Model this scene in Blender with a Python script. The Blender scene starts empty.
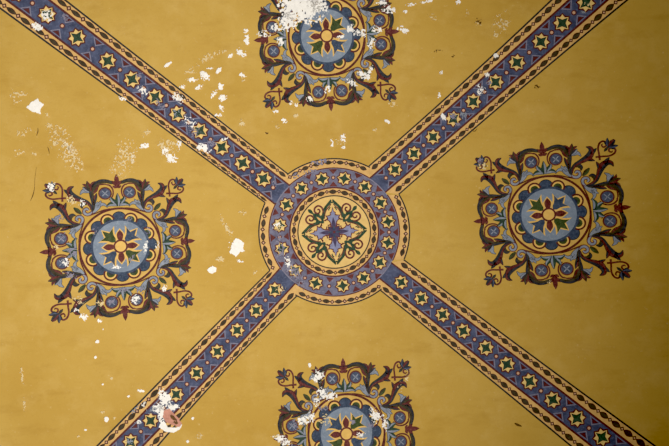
import bpy, math, random
import numpy as np
from mathutils.geometry import tessellate_polygon
from mathutils import Vector
random.seed(7)
rng = np.random.RandomState(11)
scene = bpy.context.scene
COL = scene.collection

# ------------------------------------------------------------------ camera: a person looking straight up at the crown of the vault
W, HH = 669.0, 446.0
LENS, SENSOR = 35.0, 36.0
FPX = LENS / SENSOR * W
CROWN = 3.2                                  # camera to crown of the vault, metres
cam_d = bpy.data.cameras.new('camera'); cam_d.lens = LENS; cam_d.sensor_width = SENSOR
cam = bpy.data.objects.new('camera', cam_d); COL.objects.link(cam)
cam.rotation_euler = (math.pi, 0, 0)
scene.camera = cam

# ------------------------------------------------------------------ the vault: four shallow webs that meet along the painted diagonals
CX, CY = 334.2, 232.0                        # where the diagonals cross, in the photograph
K0 = CROWN / FPX
C0 = ((CX - W / 2) * K0, (CY - HH / 2) * K0)
HA = 1.647; HB = HA * 0.84; AMP = 0.12; ROLL = math.radians(-2.6)

def drop(x, y):
    u = x - C0[0]; v = y - C0[1]
    c, s = math.cos(ROLL), math.sin(ROLL)
    a = np.abs(u * c + v * s) / HA; b = np.abs(-u * s + v * c) / HB
    return AMP * ((a ** 6 + b ** 6 + 1e-12) ** (1 / 6.0)) ** 2

def surf(px, off=0.0):
    """points of the photograph -> points on the vault, `off` metres proud of it"""
    px = np.asarray(px, float).reshape(-1, 2)
    dx = (px[:, 0] - W / 2) / FPX; dy = (px[:, 1] - HH / 2) / FPX
    z = np.full(len(px), CROWN)
    for _ in range(14):
        z = CROWN - drop(dx * z, dy * z)
    x, y = dx * z, dy * z
    return np.stack([x, y, z - off], 1)

# ------------------------------------------------------------------ materials
TOE = 0.0246
def lin(c):
    return tuple((((v / 255 / 12.92) if v / 255 <= 0.04045 else ((v / 255 + 0.055) / 1.055) ** 2.4) + TOE) * .96 for v in c)

def paint(name, rgb, vary=0.18, scale=28.0, worn=None, worn_amt=0.0, worn_scale=160.0):
    m = bpy.data.materials.new(name); m.use_nodes = True
    nt = m.node_tree; N = nt.nodes; L = nt.links
    b = N['Principled BSDF']; b.inputs['Roughness'].default_value = 0.92
    b.inputs['Specular IOR Level'].default_value = 0.12
    g = N.new('ShaderNodeNewGeometry')
    n1 = N.new('ShaderNodeTexNoise'); n1.inputs['Scale'].default_value = scale
    n1.inputs['Detail'].default_value = 5; n1.inputs['Roughness'].default_value = 0.65
    L.new(g.outputs['Position'], n1.inputs['Vector'])
    r = N.new('ShaderNodeMapRange'); r.inputs['From Min'].default_value = 0.3; r.inputs['From Max'].default_value = 0.7
    r.inputs['To Min'].default_value = 1 - vary; r.inputs['To Max'].default_value = 1 + vary
    L.new(n1.outputs['Fac'], r.inputs['Value'])
    mul = N.new('ShaderNodeVectorMath'); mul.operation = 'SCALE'
    mul.inputs[0].default_value = lin(rgb); L.new(r.outputs['Result'], mul.inputs['Scale'])
    out = mul.outputs['Vector']
    if worn:
        n2 = N.new('ShaderNodeTexNoise'); n2.inputs['Scale'].default_value = worn_scale
        n2.inputs['Detail'].default_value = 4; n2.inputs['Roughness'].default_value = 0.7
        L.new(g.outputs['Position'], n2.inputs['Vector'])
        r2 = N.new('ShaderNodeMapRange'); r2.inputs['From Min'].default_value = 0.52; r2.inputs['From Max'].default_value = 0.72
        r2.inputs['To Min'].default_value = 0; r2.inputs['To Max'].default_value = worn_amt
        L.new(n2.outputs['Fac'], r2.inputs['Value'])
        mx = N.new('ShaderNodeMixRGB'); mx.inputs['Color2'].default_value = (*lin(worn), 1)
        L.new(r2.outputs['Result'], mx.inputs['Fac']); L.new(out, mx.inputs['Color1'])
        out = mx.outputs['Color']
    L.new(out, b.inputs['Base Color'])
    return m

def ochre():
    m = bpy.data.materials.new('ochre_limewash'); m.use_nodes = True
    nt = m.node_tree; N = nt.nodes; L = nt.links
    b = N['Principled BSDF']; b.inputs['Roughness'].default_value = 0.95; b.inputs['Specular IOR Level'].default_value = 0.1
    g = N.new('ShaderNodeNewGeometry')
    def noise(sc, det, rough, stretch=None):
        n = N.new('ShaderNodeTexNoise'); n.inputs['Scale'].default_value = sc
        n.inputs['Detail'].default_value = det; n.inputs['Roughness'].default_value = rough
        if stretch:
            mp = N.new('ShaderNodeMapping'); mp.inputs['Scale'].default_value = stretch
            L.new(g.outputs['Position'], mp.inputs['Vector']); L.new(mp.outputs['Vector'], n.inputs['Vector'])
        else: L.new(g.outputs['Position'], n.inputs['Vector'])
        return n.outputs['Fac']
    def rng_(v, a, b_, c, d):
        r = N.new('ShaderNodeMapRange')
        for k, x in zip(('From Min', 'From Max', 'To Min', 'To Max'), (a, b_, c, d)): r.inputs[k].default_value = x
        L.new(v, r.inputs['Value']); return r.outputs['Result']
    def mix(fac, c1, rgb):
        mx = N.new('ShaderNodeMixRGB'); mx.inputs['Color2'].default_value = (*lin(rgb), 1)
        L.new(fac, mx.inputs['Fac'])
        if isinstance(c1, tuple): mx.inputs['Color1'].default_value = (*lin(c1), 1)
        else: L.new(c1, mx.inputs['Color1'])
        return mx.outputs['Color']
    c = mix(rng_(noise(1.6, 6, .6), .35, .65, 0, 1), (198, 160, 79), (188, 148, 66))
    c = mix(rng_(noise(7, 8, .65), .5, .75, 0, .55), c, (208, 172, 98))            # chalky bloom
    c = mix(rng_(noise(5, 6, .7, (1, 2.5, 1)), .52, .74, 0, .5), c, (172, 131, 54))  # brushed darker coats
    c = mix(rng_(noise(120, 4, .7), .56, .8, 0, .4), c, (158, 118, 54))              # fine grit
    c = mix(rng_(noise(60, 3, .6), .66, .78, 0, .55), c, (222, 190, 130))            # pale specks
    L.new(c, b.inputs['Base Color'])
    bp = N.new('ShaderNodeBump'); bp.inputs['Strength'].default_value = 0.12; bp.inputs['Distance'].default_value = 0.004
    L.new(noise(45, 6, .6), bp.inputs['Height']); L.new(bp.outputs['Normal'], b.inputs['Normal'])
    return m

M = {
    'wall': ochre(),
    'blue': paint('band_blue', (74, 79, 102), .34, 24, (116, 122, 146), .55, 90),
    'ringblue': paint('faded_violet_blue', (106, 103, 121), .34, 20, (152, 146, 158), .6, 90),
    'cream': paint('cream', (212, 168, 104), .14, 30, (196, 150, 84), .6),
    'disccream': paint('disc_cream', (220, 182, 112), .10, 30, (204, 160, 86), .5),
    'starcream': paint('star_cream', (226, 190, 118), .10, 40),
    'red': paint('oxide_red', (86, 40, 38), .25, 60, (150, 100, 80), .35),
    'maroon': paint('maroon', (96, 46, 44), .3, 40, (150, 110, 90), .45, 120),
    'black': paint('blue_black', (42, 42, 44), .2, 60, (110, 95, 75), .4),
    'olive': paint('dark_olive', (66, 58, 42), .3, 60, (110, 96, 64), .35),
    'green': paint('dark_green', (48, 66, 50), .3, 60, (100, 125, 95), .4),
    'leafgreen': paint('leaf_green', (62, 72, 42), .3, 50, (120, 130, 80), .4),
    'dark': paint('dark_slate', (52, 51, 56), .3, 50, (104, 98, 90), .35, 120),
    'paleblue': paint('pale_blue', (134, 138, 148), .22, 40, (180, 180, 175), .4, 120),
    'disc': paint('grey_blue', (124, 134, 148), .16, 14, (165, 172, 176), .55, 90),
    'scallop': paint('deep_blue', (60, 70, 88), .3, 40, (125, 135, 150), .4, 120),
    'roundel': paint('roundel_blue', (74, 80, 98), .3, 60, (130, 140, 160), .4),
    'gold': paint('yellow_ochre', (222, 178, 98), .1, 40),
    'line': paint('pale_line', (132, 126, 140), .2, 60),
    'violet': paint('dark_violet', (72, 62, 86), .25, 60),
    'fleur': paint('lavender_blue', (132, 132, 158), .2, 60),
    'white': paint('lime_plaster', (243, 236, 226), .08, 40, (205, 196, 180), .5, 200),
    'scuff': paint('scuffed_limewash', (216, 191, 142), .08, 60),
    'pink': paint('bare_mortar', (196, 138, 118), .2, 60, (150, 100, 84), .5, 160),
    'chalk': paint('chalk', (228, 208, 172), .1, 60),
    'pinkcream': paint('pink_cream', (204, 160, 128), .15, 60),
    'field': paint('warm_field', (208, 166, 90), .12, 30, (190, 145, 70), .4),
    'beadline': paint('bead_contour', (72, 40, 36), .25, 60, (150, 100, 80), .3),
    'crack': paint('crack_brown', (96, 68, 36), .2, 60),  # dark brown of the cracks, brownish specks and dark spot
}

# ------------------------------------------------------------------ mesh collecting, in photograph coordinates
LAYER = 0.0003
class Sheet:
    def __init__(self): self.v = []; self.off = []; self.f = []; self.mi = []; self.mats = []
    def mat(self, k):
        if k not in self.mats: self.mats.append(k)
        return self.mats.index(k)
    def poly(self, pts, m, layer):
        pts = [(float(a), float(b)) for a, b in pts]
        o = len(self.v); self.v += pts; self.off += [layer] * len(pts); k = self.mat(m)
        for t in tessellate_polygon([[Vector((a, b, 0)) for a, b in pts]]):
            self.f.append(tuple(o + i for i in t)); self.mi.append(k)
    def fan(self, c, pts, m, layer, rings=(.5, 1)):
        k = self.mat(m); o = len(self.v); n = len(pts)
        self.v.append(tuple(c))
        for r in rings: self.v += [(c[0] + (p[0] - c[0]) * r, c[1] + (p[1] - c[1]) * r) for p in pts]
        self.off += [layer] * (len(self.v) - o)
        for i in range(n):
            j = (i + 1) % n
            self.f.append((o, o + 1 + i, o + 1 + j)); self.mi.append(k)
            for q in range(len(rings) - 1):
                a = o + 1 + q * n
                self.f.append((a + i, a + n + i, a + n + j, a + j)); self.mi.append(k)
    def strip(self, A, B, m, layer, div=1, closed=False):
        k = self.mat(m); o = len(self.v); n = len(A)
        for d in range(div + 1):
            t = d / div
            self.v += [(a[0] * (1 - t) + b[0] * t, a[1] * (1 - t) + b[1] * t) for a, b in zip(A, B)]
        self.off += [layer] * (n * (div + 1))
        for d in range(div):
            for i in range(n if closed else n - 1):
                j = (i + 1) % n
                self.f.append((o + d * n + i, o + d * n + j, o + (d + 1) * n + j, o + (d + 1) * n + i)); self.mi.append(k)
    def build(self, name, parent=None, label=None, centre=None):
        pts = surf(np.array(self.v))
        pts[:, 2] -= np.array(self.off) * LAYER
        loc = np.zeros(3)
        if parent is not None: loc = np.array(parent['_w'])
        elif centre is not None: loc = surf([centre])[0]
        me = bpy.data.meshes.new(name)
        me.from_pydata([tuple(p) for p in pts - loc], [], self.f)
        for k in self.mats: me.materials.append(M[k])
        me.polygons.foreach_set('material_index', self.mi); me.update()
        o = bpy.data.objects.new(name, me); COL.objects.link(o)
        if parent is not None:
            o.parent = parent; o['_w'] = list(parent['_w'])
        else:
            o.location = tuple(loc); o['_w'] = list(loc)
        if label: o['label'] = label
        return o

def thing(name, label, cat, px, group=None):
    o = bpy.data.objects.new(name, None); COL.objects.link(o)
    w = surf([px])[0]; o.location = tuple(w); o['_w'] = list(w); o.empty_display_size = .1
    o['label'] = label; o['category'] = cat
    if group: o['group'] = group
    return o

def smooth(P, n=6):
    """Catmull-Rom through the control points"""
    P = np.asarray(P, float)
    if len(P) < 3: n = max(n, 2)
    E = np.vstack([2 * P[0] - P[1], P, 2 * P[-1] - P[-2]])
    out = []
    for i in range(1, len(E) - 2):
        p0, p1, p2, p3 = E[i - 1], E[i], E[i + 1], E[i + 2]
        for t in np.arange(n) / n:
            out.append(.5 * (2 * p1 + (p2 - p0) * t + (2 * p0 - 5 * p1 + 4 * p2 - p3) * t ** 2 + (3 * p1 - p0 - 3 * p2 + p3) * t ** 3))
    out.append(E[-2])
    return np.array(out)

def edges(P, w, n=6):
    """left edge, spine and right edge of a brush stroke"""
    Q = smooth(np.column_stack([np.asarray(P, float), np.asarray(w, float)]), n)
    S = Q[:, :2]; wd = np.maximum(Q[:, 2], 0) / 2
    T = np.gradient(S, axis=0); T /= np.maximum(np.linalg.norm(T, axis=1), 1e-9)[:, None]
    Nn = np.column_stack([-T[:, 1], T[:, 0]])
    return S + Nn * wd[:, None], S, S - Nn * wd[:, None]

def stroke(sh, T, P, w, m, layer, n=6):
    a, s, b = edges(P, w, n); sh.strip(T(a), T(b), m, layer)
def leaf(sh, T, P, w, ma, mb, layer, edge='dark', grow=.012, n=6):
    """two-tone leaf with a dark contour"""
    if edge:
        stroke(sh, T, P, np.asarray(w) + grow, edge, layer, n)
    a, s, b = edges(P, w, n)
    sh.strip(T(a), T(s), ma, layer + 1); sh.strip(T(s), T(b), mb, layer + 1)

def circ(c, r, n=32, a0=0.0):
    t = np.arange(n) / n * 2 * math.pi + a0
    return np.column_stack([c[0] + r * np.cos(t), c[1] + r * np.sin(t)])
def ring(sh, T, c, r0, r1, m, layer, n=48, a=None, div=1):
    if a is None:
        sh.strip(T(circ(c, r0, n)), T(circ(c, r1, n)), m, layer, div, True)
    else:
        t = np.linspace(a[0], a[1], n)
        u = np.column_stack([np.cos(t), np.sin(t)])
        sh.strip(T(np.array(c) + u * r0), T(np.array(c) + u * r1), m, layer, div)
def disc(sh, T, c, r, m, layer, n=32, rings=(.5, 1)):
    sh.fan(T(np.array([c]))[0], T(circ(c, r, n)), m, layer, rings)
def star_pts(c, R, r, n, a0):
    out = []
    for i in range(2 * n):
        a = a0 + i * math.pi / n; q = R if i % 2 == 0 else r
        out.append((c[0] + q * math.cos(a), c[1] + q * math.sin(a)))
    return np.array(out)

# ------------------------------------------------------------------ ceiling
def build_ceiling():
    nx, ny = 240, 180
    xs = np.linspace(-3.0, 3.0, nx + 1); ys = np.linspace(-2.25, 2.25, ny + 1)
    X, Y = np.meshgrid(xs, ys)
    Z = CROWN - drop(X, Y)
    v = np.stack([X, Y, Z], -1).reshape(-1, 3)
    f = []
    for j in range(ny):
        for i in range(nx):
            a = j * (nx + 1) + i
            f.append((a, a + nx + 1, a + nx + 2, a + 1))
    me = bpy.data.meshes.new('ceiling'); me.from_pydata(v.tolist(), [], f)
    me.materials.append(M['wall'])
    me.polygons.foreach_set('use_smooth', [True] * len(f)); me.update()
    o = bpy.data.objects.new('ceiling', me); COL.objects.link(o); o['kind'] = 'structure'
    return o
build_ceiling()

# ------------------------------------------------------------------ the four diagonal bands
C = np.array([CX, CY])
ARMS = {
 'UL': dict(end=(47.1, 14.8),
   UO=[(65.2,0),(90,19.5),(141,60),(180,88.9),(218.3,120),(270,159.7),(288.3,174.6)],
   UI=[(50.4,0),(90,32.3),(125,60),(180,100.4),(206.9,120),(270,171.1)],
   LI=[(7.4,0),(90,64),(167.4,120),(180,130.1),(243.2,180)],
   LO=[(0,7.4),(69.3,60),(90,74.5),(154.6,120),(180,139.5),(233.8,180),(264.1,202)],
   stars=[(-8,-26),(17,-7),(47.1,14.8),(77,37.7),(107.5,61.3),(132,79.5),(155.5,97),(177.5,113.8),(200.2,130.8),(222,146.9),(243.2,162.4),(264.1,177.9)]),
 'UR': dict(end=(586.4, 3.4),
   UO=[(552.1,0),(540,10.8),(497.7,50),(460,85.7),(433.7,110),(390,147),(369.8,165.7)],
   UI=[(568.9,0),(540,26.9),(513.1,50),(460,99.1),(446.5,110),(390,160.5)],
   LI=[(607.3,0),(540,58.5),(550,51.3),(480.9,110),(480,111.3),(411.5,170)],
   LO=[(627.5,0),(554.1,60),(550,64.1),(495.7,110),(480,124.1),(427,170),(399,193.6)],
   stars=[(612,-18),(586.4,3.4),(562.2,23.1),(540.7,41.7),(516.5,62.1),(495.3,82),(473,101.4),(453.2,118.7),(433,137),(414,153.7),(394.7,169.2)]),
 'LR': dict(end=(602.3, 436.5),
   UO=[(404.8,260.2),(430.2,280),(496.8,330),(500,331.8),(570,383.1),(572.7,386),(654.8,446)],
   UI=[(414.7,280),(481.3,330),(490.7,340),(560.7,390),(570,397.4),(631.9,446)],
   LI=[(410,302.2),(455.7,340),(480,357.6),(521,390),(570,429),(591.5,446)],
   LO=[(381.3,290.4),(410,315),(441.6,340),(480,370.1),(502.9,390),(571,446)],
   stars=[(401.5,281.8),(421.4,298.2),(442.7,314.6),(463.1,331.1),(486,347.5),(506.9,364.3),(529.8,381.1),(552.8,399.5),(577,417.8),(602.3,436.5),(629,456)]),
 'LL': dict(end=(130.7, 441.8),
   UO=[(260.5,280),(268.5,272.1),(210,330.5),(200.5,340),(150,392.5),(155.5,386),(97,446)],
   UI=[(269.2,280),(215.4,340),(213.9,340),(166.1,387),(171.7,386),(110.5,446)],
   LI=[(290.7,288.1),(243,340),(240,344),(186.3,400),(181.1,406.2),(142.8,446)],
   LO=[(296.1,296.8),(253,340),(240,354.1),(198.4,400),(169.7,431.7),(157.6,446)],
   stars=[(274.8,289.7),(256.4,310.7),(236.9,330),(217.3,351.4),(196.4,372.7),(175.6,393.8),(150.2,420.3),(130.7,441.8),(109,466)]),
}
ROUT = (75.2, 73.2)      # outer contour of the ring, a slight oval
def ring_map(P):
    """ring units -> photograph; the outer part of the ring is a little wider than tall"""
    P = np.asarray(P, float).reshape(-1, 2)
    r = np.hypot(P[:, 0], P[:, 1]); k = np.clip((r - 45) / 29, 0, 1.0)
    return np.column_stack([CX + P[:, 0] * (1 + .0135 * k), CY + P[:, 1] * (1 - .0135 * k)])

def star(root, T, c, ang, R, layer):
    """eight-pointed star with a four-pointed heart"""
    s = Sheet()
    s.fan(T(np.array([c]))[0], T(star_pts(c, R * 1.12, R * .88, 8, ang)), 'red', layer)
    s.fan(T(np.array([c]))[0], T(star_pts(c, R * .95, R * .66, 8, ang)), 'starcream', layer + 1)
    o = s.build('star', root)
    h = Sheet()
    h.fan(T(np.array([c]))[0], T(star_pts(c, R * .84, R * .37, 4, ang)), 'black', layer + 2)
    h.fan(T(np.array([c]))[0], T(star_pts(c, R * .74, R * .31, 4, ang)), 'green', layer + 3)
    h.build('star_heart', o)
def dot(root, T, c, R, layer):
    s = Sheet()
    disc(s, T, c, R * 1.75, 'red', layer, 14, (1,)); disc(s, T, c, R, 'pinkcream', layer + 1, 14, (1,))
    s.build('dot', root)
def triangle(root, T, p, layer, plain=False):
    """p: base point, base point, tip"""
    p = np.array(p, float); g = p.mean(0)
    s = Sheet()
    if plain:
        s.poly(T(p), 'maroon', layer); s.build('triangle', root); return
    s.poly(T(p), 'line', layer)
    s.poly(T(g + (p - g) * .74), 'blue', layer + 1)
    s.poly(T(g + (p - g) * .58), 'red', layer + 2)
    s.build('triangle', root)
def bead(sh, T, a, b, w, layer, gap):
    """one lens-shaped bead from a to b and the small lozenge after it"""
    a, b = np.array(a, float), np.array(b, float)
    d = b - a; n = np.array([-d[1], d[0]]); n /= np.linalg.norm(n)
    t = np.linspace(0, 1, 9)
    for grow, m, l in ((1.0, 'beadline', 0), (.62, 'olive', 1)):
        h = w / 2 * np.sin(math.pi * t) ** .9 * grow
        e = .5 - (.5 - t) * (1 if grow == 1 else .86)
        L1 = a + d * e[:, None] + n * h[:, None]; L2 = a + d * e[:, None] - n * h[:, None]
        sh.strip(T(L1), T(L2), m, layer + l)
    dn = d / np.linalg.norm(d); c = b + dn * gap / 2
    q = gap / 2 * .95
    for k, m, l in ((1.45, 'beadline', 0), (.62, 'pinkcream', 1)):
        sh.poly(T(np.array([c - dn * q * k, c + n * q * .95 * k, c + dn * q * k, c - n * q * .95 * k])), m, layer + l)

ARM_LABEL = {
 'UL': 'blue star band with flaked stars running between the left and top rosettes',
 'UR': 'blue star band running between the top rosette and the right rosette',
 'LR': 'clean blue star band running between the right and bottom rosettes',
 'LL': 'blue star band with a pink plaster hole, between left and bottom rosettes'}
JOIN = {'UL': ((128.6, 134.0), (156.8, 153.0)), 'UR': ((61.7, 57.0), (30.6, 35.5)),
        'LL': ((211.4, 216.0), (238.9, 234.0)), 'LR': ((-21.7, -26.5), (-51.0, -46.5))}   # (outer, inner) angle at the U edge, at the L edge
R_OUT, R_RED, R_IN = 74.3, 64.6, 44.4
def rp(a, r):
    a = math.radians(a); return ring_map([(r * math.cos(a), -r * math.sin(a))])[0]

def build_arm(key):
    A = ARMS[key]
    d = np.array(A['end']) - C; d /= np.linalg.norm(d); n = np.array([-d[1], d[0]])
    def so(p): q = np.array(p, float) - C; return q @ d, q @ n
    fit = {}
    for k in ('UO', 'UI', 'LI', 'LO'):
        S = np.array([so(p) for p in A[k]])
        fit[k] = np.polyfit(S[:, 0], S[:, 1], 2)
    P = np.polyval
    def T(Q):                                   # (s, o) -> photograph
        Q = np.asarray(Q, float).reshape(-1, 2)
        return C + Q[:, :1] * d + Q[:, 1:] * n
    st = [so(p) for p in A['stars']]
    st.sort()
    while st[-1][0] < 425: st.append((2 * st[-1][0] - st[-2][0], 2 * st[-1][1] - st[-2][1]))   # on past the edge of the view
    ss = np.array([q[0] for q in st])
    s_end = ss[-1] + 10
    mid = so(A['stars'][len(A['stars']) // 2])
    root = thing('painted_band', ARM_LABEL[key], 'painted band', T([mid])[0], 'painted star bands on the diagonals')
    # blue ground
    g = Sheet()
    tt = np.linspace(0, 1, 80)
    def row(q):
        o = P(fit['UI'], 60) * (1 - q) + P(fit['LI'], 60) * q
        S = math.sqrt(63.8 ** 2 - o * o); S = S + (s_end - S) * tt
        return T(np.column_stack([S, P(fit['UI'], S) * (1 - q) + P(fit['LI'], S) * q]))
    for i in range(12): g.strip(row(i / 12), row((i + 1) / 12), 'blue', 1)
    g.build('band_ground', root)
    # cream borders with bead chains
    for ko, ki, (ao, ai) in (('UO', 'UI', JOIN[key][0]), ('LO', 'LI', JOIN[key][1])):
        s_o = so(rp(ao, R_OUT))[0]; s_i = so(rp(ai, R_RED))[0]
        t = np.linspace(0, 1, 90)
        So = s_o + (s_end - s_o) * t; Si = s_i + (s_end - s_i) * t
        O = np.column_stack([So, P(fit[ko], So)]); I = np.column_stack([Si, P(fit[ki], Si)])
        sgn = np.sign(O[20, 1] - I[20, 1])
        b = Sheet()
        b.strip(T(O), T(I), 'cream', 2, 3)
        wl = np.interp(So, (60, 400), (1.3, 1.9))[:, None] * np.array([[0, sgn]])
        b.strip(T(O + wl * .5), T(O - wl * .5), 'black', 4)
        b.strip(T(I + wl * .6), T(I - wl * .5), 'red', 4)
        bo = b.build('border_strip', root)
        ch = Sheet()
        s = (s_o * .6 + s_i * .4) + 3
        while s < s_end - 8:
            stp = np.interp(s, (ss[:-1] + ss[1:]) / 2, np.diff(ss)) / 2.12
            def at(q): return (q, P(fit[ko], q) * .57 + P(fit[ki], q) * .43)
            wd = abs(P(fit[ko], s) - P(fit[ki], s))
            bead(ch, T, at(s + stp * .0), at(s + stp * .76), wd * .50, 4, stp * .25)
            s += stp
        ch.build('bead_chain', bo)
    # stars, dots and triangles
    for s_, o_ in st:
        w = P(fit['UI'], s_) - P(fit['LI'], s_); c = (P(fit['UI'], s_) + P(fit['LI'], s_)) / 2
        star(root, T, (s_, (c + o_) / 2), random.uniform(-.06, .06), abs(w) * .365, 3)
    ends = list(zip(ss[:-1], ss[1:])) + [(ss[0] - (ss[1] - ss[0]), ss[0])]
    for a, b_ in ends:
        s_ = (a + b_) / 2
        if s_ < 74: continue
        u, l = P(fit['UI'], s_), P(fit['LI'], s_); w = abs(u - l); c = (u + l) / 2
        dot(root, T, (s_, c), w * .062, 3)
        for e in (u, l):
            f = np.sign(e - c)
            triangle(root, T, [(s_ - w * .29, e - f * w * .06), (s_ + w * .29, e - f * w * .06), (s_ + random.uniform(-.04, .04) * w, c + f * w * .15)], 2)
for k in ARMS: build_arm(k)

# ------------------------------------------------------------------ the central ring
def build_roundel():
    root = thing('painted_roundel', 'large round centre ornament with star ring, where the four bands meet', 'painted roundel', (CX, CY))
    T = ring_map
    def Tu(Q): Q = np.asarray(Q, float).reshape(-1, 2); return T(np.column_stack([Q[:, 0], -Q[:, 1]]))   # y up
    g = Sheet()
    ring(g, Tu, (0, 0), R_IN, R_RED, 'ringblue', 1.6, 96, None, 6)
    ring(g, Tu, (0, 0), R_RED - .9, R_RED, 'line', 2.4, 96)
    g.build('ring_ground', root)
    # the cream border between the arms
    gaps = [('LR', 'UR'), ('UR', 'UL'), ('UL', 'LL'), ('LL', 'LR')]
    spans = [((-21.7, -26.5), (30.6, 35.5)), ((61.7, 57.0), (128.6, 134.0)), ((156.8, 153.0), (211.4, 216.0)), ((238.9, 234.0), (309.0, 313.5))]
    for (o0, i0), (o1, i1) in spans:
        s = Sheet(); t = np.linspace(0, 1, 26)
        ao = np.radians(o0 + (o1 - o0) * t); ai = np.radians(i0 + (i1 - i0) * t)
        O = np.column_stack([np.cos(ao), np.sin(ao)]); I = np.column_stack([np.cos(ai), np.sin(ai)])
        s.strip(Tu(O * R_OUT), Tu(I * R_RED), 'cream', 2, 3)
        s.strip(Tu(O * (R_OUT + .65)), Tu(O * (R_OUT - .65)), 'black', 4)
        s.strip(Tu(I * (R_RED + .6)), Tu(I * (R_RED - .5)), 'red', 4)
        bo = s.build('border_arc', root)
        ch = Sheet(); n = int(round((o1 - o0) * math.pi / 180 * 70 / 12.3))
        for i in range(n):
            a0 = math.radians(o0 + (o1 - o0) * (i + .12) / n); a1 = math.radians(o0 + (o1 - o0) * (i + .80) / n)
            bead(ch, Tu, (70.6 * math.cos(a0), 70.6 * math.sin(a0)), (70.6 * math.cos(a1), 70.6 * math.sin(a1)), 4.4, 4, 3.6)
        ch.build('bead_chain', bo)
    angs = [102.7, 79.4, 55.9, 32.6, 11, -11.4, -34, -57.6, -81, -109.6, -135, -162, 172.7, 150, 126.5]
    angs = sorted(a % 360 for a in angs)
    for a in angs:
        star(root, Tu, (54.6 * math.cos(math.radians(a)), 54.6 * math.sin(math.radians(a))), math.radians(a), 7.3, 3)
    for a, b in zip(angs, angs[1:] + [angs[0] + 360]):
        q = math.radians((a + b) / 2)
        u = np.array([math.cos(q), math.sin(q)]); v = np.array([-u[1], u[0]])
        dot(root, Tu, u * 54.6, 1.25, 3)
        triangle(root, Tu, [u * 63.4 - v * 4.2, u * 63.4 + v * 4.2, u * 58.2], 2, True)
        triangle(root, Tu, [u * 45.6 - v * 4, u * 45.6 + v * 4, u * 50.8], 2, True)
    # inner border
    s = Sheet()
    ring(s, Tu, (0, 0), 36.3, R_IN, 'cream', 2, 96, None, 2)
    ring(s, Tu, (0, 0), R_IN - .8, R_IN + .6, 'red', 4, 96)
    ring(s, Tu, (0, 0), 35.7, 36.8, 'black', 4, 96)
    ib = s.build('inner_border', root)
    ch = Sheet(); n = 21
    for i in range(n):
        a0 = 2 * math.pi * (i + .0) / n; a1 = 2 * math.pi * (i + .72) / n
        bead(ch, Tu, (40.5 * math.cos(a0), 40.5 * math.sin(a0)), (40.5 * math.cos(a1), 40.5 * math.sin(a1)), 4.6, 4, 3.2)
    ch.build('bead_chain', ib)
    s = Sheet(); disc(s, Tu, (0, 0), 36, 'disccream', 2, 64, (.25, .5, .75, 1)); s.build('cream_disc', root)
    # the flower cross in the middle
    U = 36.3; rot = math.radians(4.3)
    def sect(k, m=1, base=rot):
        a = base + k * math.pi / 2; c, s_ = math.cos(a), math.sin(a)
        def f(Q):
            Q = np.asarray(Q, float).reshape(-1, 2) * U
            x = Q[:, 0] * m; y = Q[:, 1]
            return Tu(np.column_stack([x * c - y * s_, x * s_ + y * c]))
        return f
    def c_(*P):
        Q = (np.array(P, float) - np.array([222, 444])) / 360 * np.array([1, -1])
        c, q = math.cos(-rot), math.sin(-rot)
        return np.column_stack([Q[:, 0] * c - Q[:, 1] * q, Q[:, 0] * q + Q[:, 1] * c])
    for k in range(4):
        F = sect(k)
        a = Sheet()
        half = [(0, .70), (.035, .57), (.085, .545), (.075, .49), (.15, .465), (.215, .47), (.17, .40), (.20, .35), (.125, .31), (.09, .24), (.10, .12), (0, .05)]
        fl = half + [(-x, y) for x, y in half[::-1][1:-1]]
        half2 = [(0, .66), (.022, .55), (.06, .525), (.05, .47), (.12, .445), (.165, .45), (.135, .39), (.15, .355), (.095, .315), (.06, .24), (.06, .12), (0, .05)]
        fl2 = half2 + [(-x, y) for x, y in half2[::-1][1:-1]]
        a.poly(F(fl), 'maroon', 5); a.poly(F(fl2), 'fleur', 6)
        stroke(a, F, [(0, .10), (0, .25), (0, .42)], [.11, .10, .0], 'violet', 7)
        a.build('fleur_arm', root)
        b = Sheet()
        for m in (1, -1):
            Fm = sect(k, m)
            stroke(b, Fm, c_((205, 122), (226, 152), (256, 178), (284, 210), (300, 250), (312, 290), (334, 330)), np.array([12, 28, 26, 28, 28, 26, 14]) / 360, 'green', 4)
            stroke(b, Fm, c_((212, 165), (236, 190), (264, 215), (284, 250), (298, 300)), np.array([8, 10, 10, 10, 6]) / 360, 'maroon', 5)
            stroke(b, Fm, [(.06, .69), (.105, .62), (.085, .585)], [.03, .03, .0], 'green', 4)
            stroke(b, Fm, [(.0, .80), (.035, .84), (.06, .80)], [.03, .03, .0], 'green', 4)
        b.build('ogee_stem', root)
        # corner piece on the diagonal after this arm
        D = sect(k, 1, rot - math.pi / 4)
        c = Sheet()
        stroke(c, D, [(0, .38), (0, .52), (0, .66), (0, .80)], [.05, .17, .15, .0], 'green', 5)
        for m in (1, -1):
            Dm = sect(k, m, rot - math.pi / 4)
            stroke(c, Dm, [(.0, .50), (.07, .545), (.14, .53), (.17, .50)], [.08, .07, .04, .0], 'green', 5)
            stroke(c, Dm, [(.03, .58), (.09, .64), (.10, .70)], [.07, .05, .0], 'leafgreen', 5)
        stroke(c, D, [(0, .47), (0, .55), (0, .65)], [.03, .055, .0], 'cream', 6)
        lf = c.build('corner_leaf', root)
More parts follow.
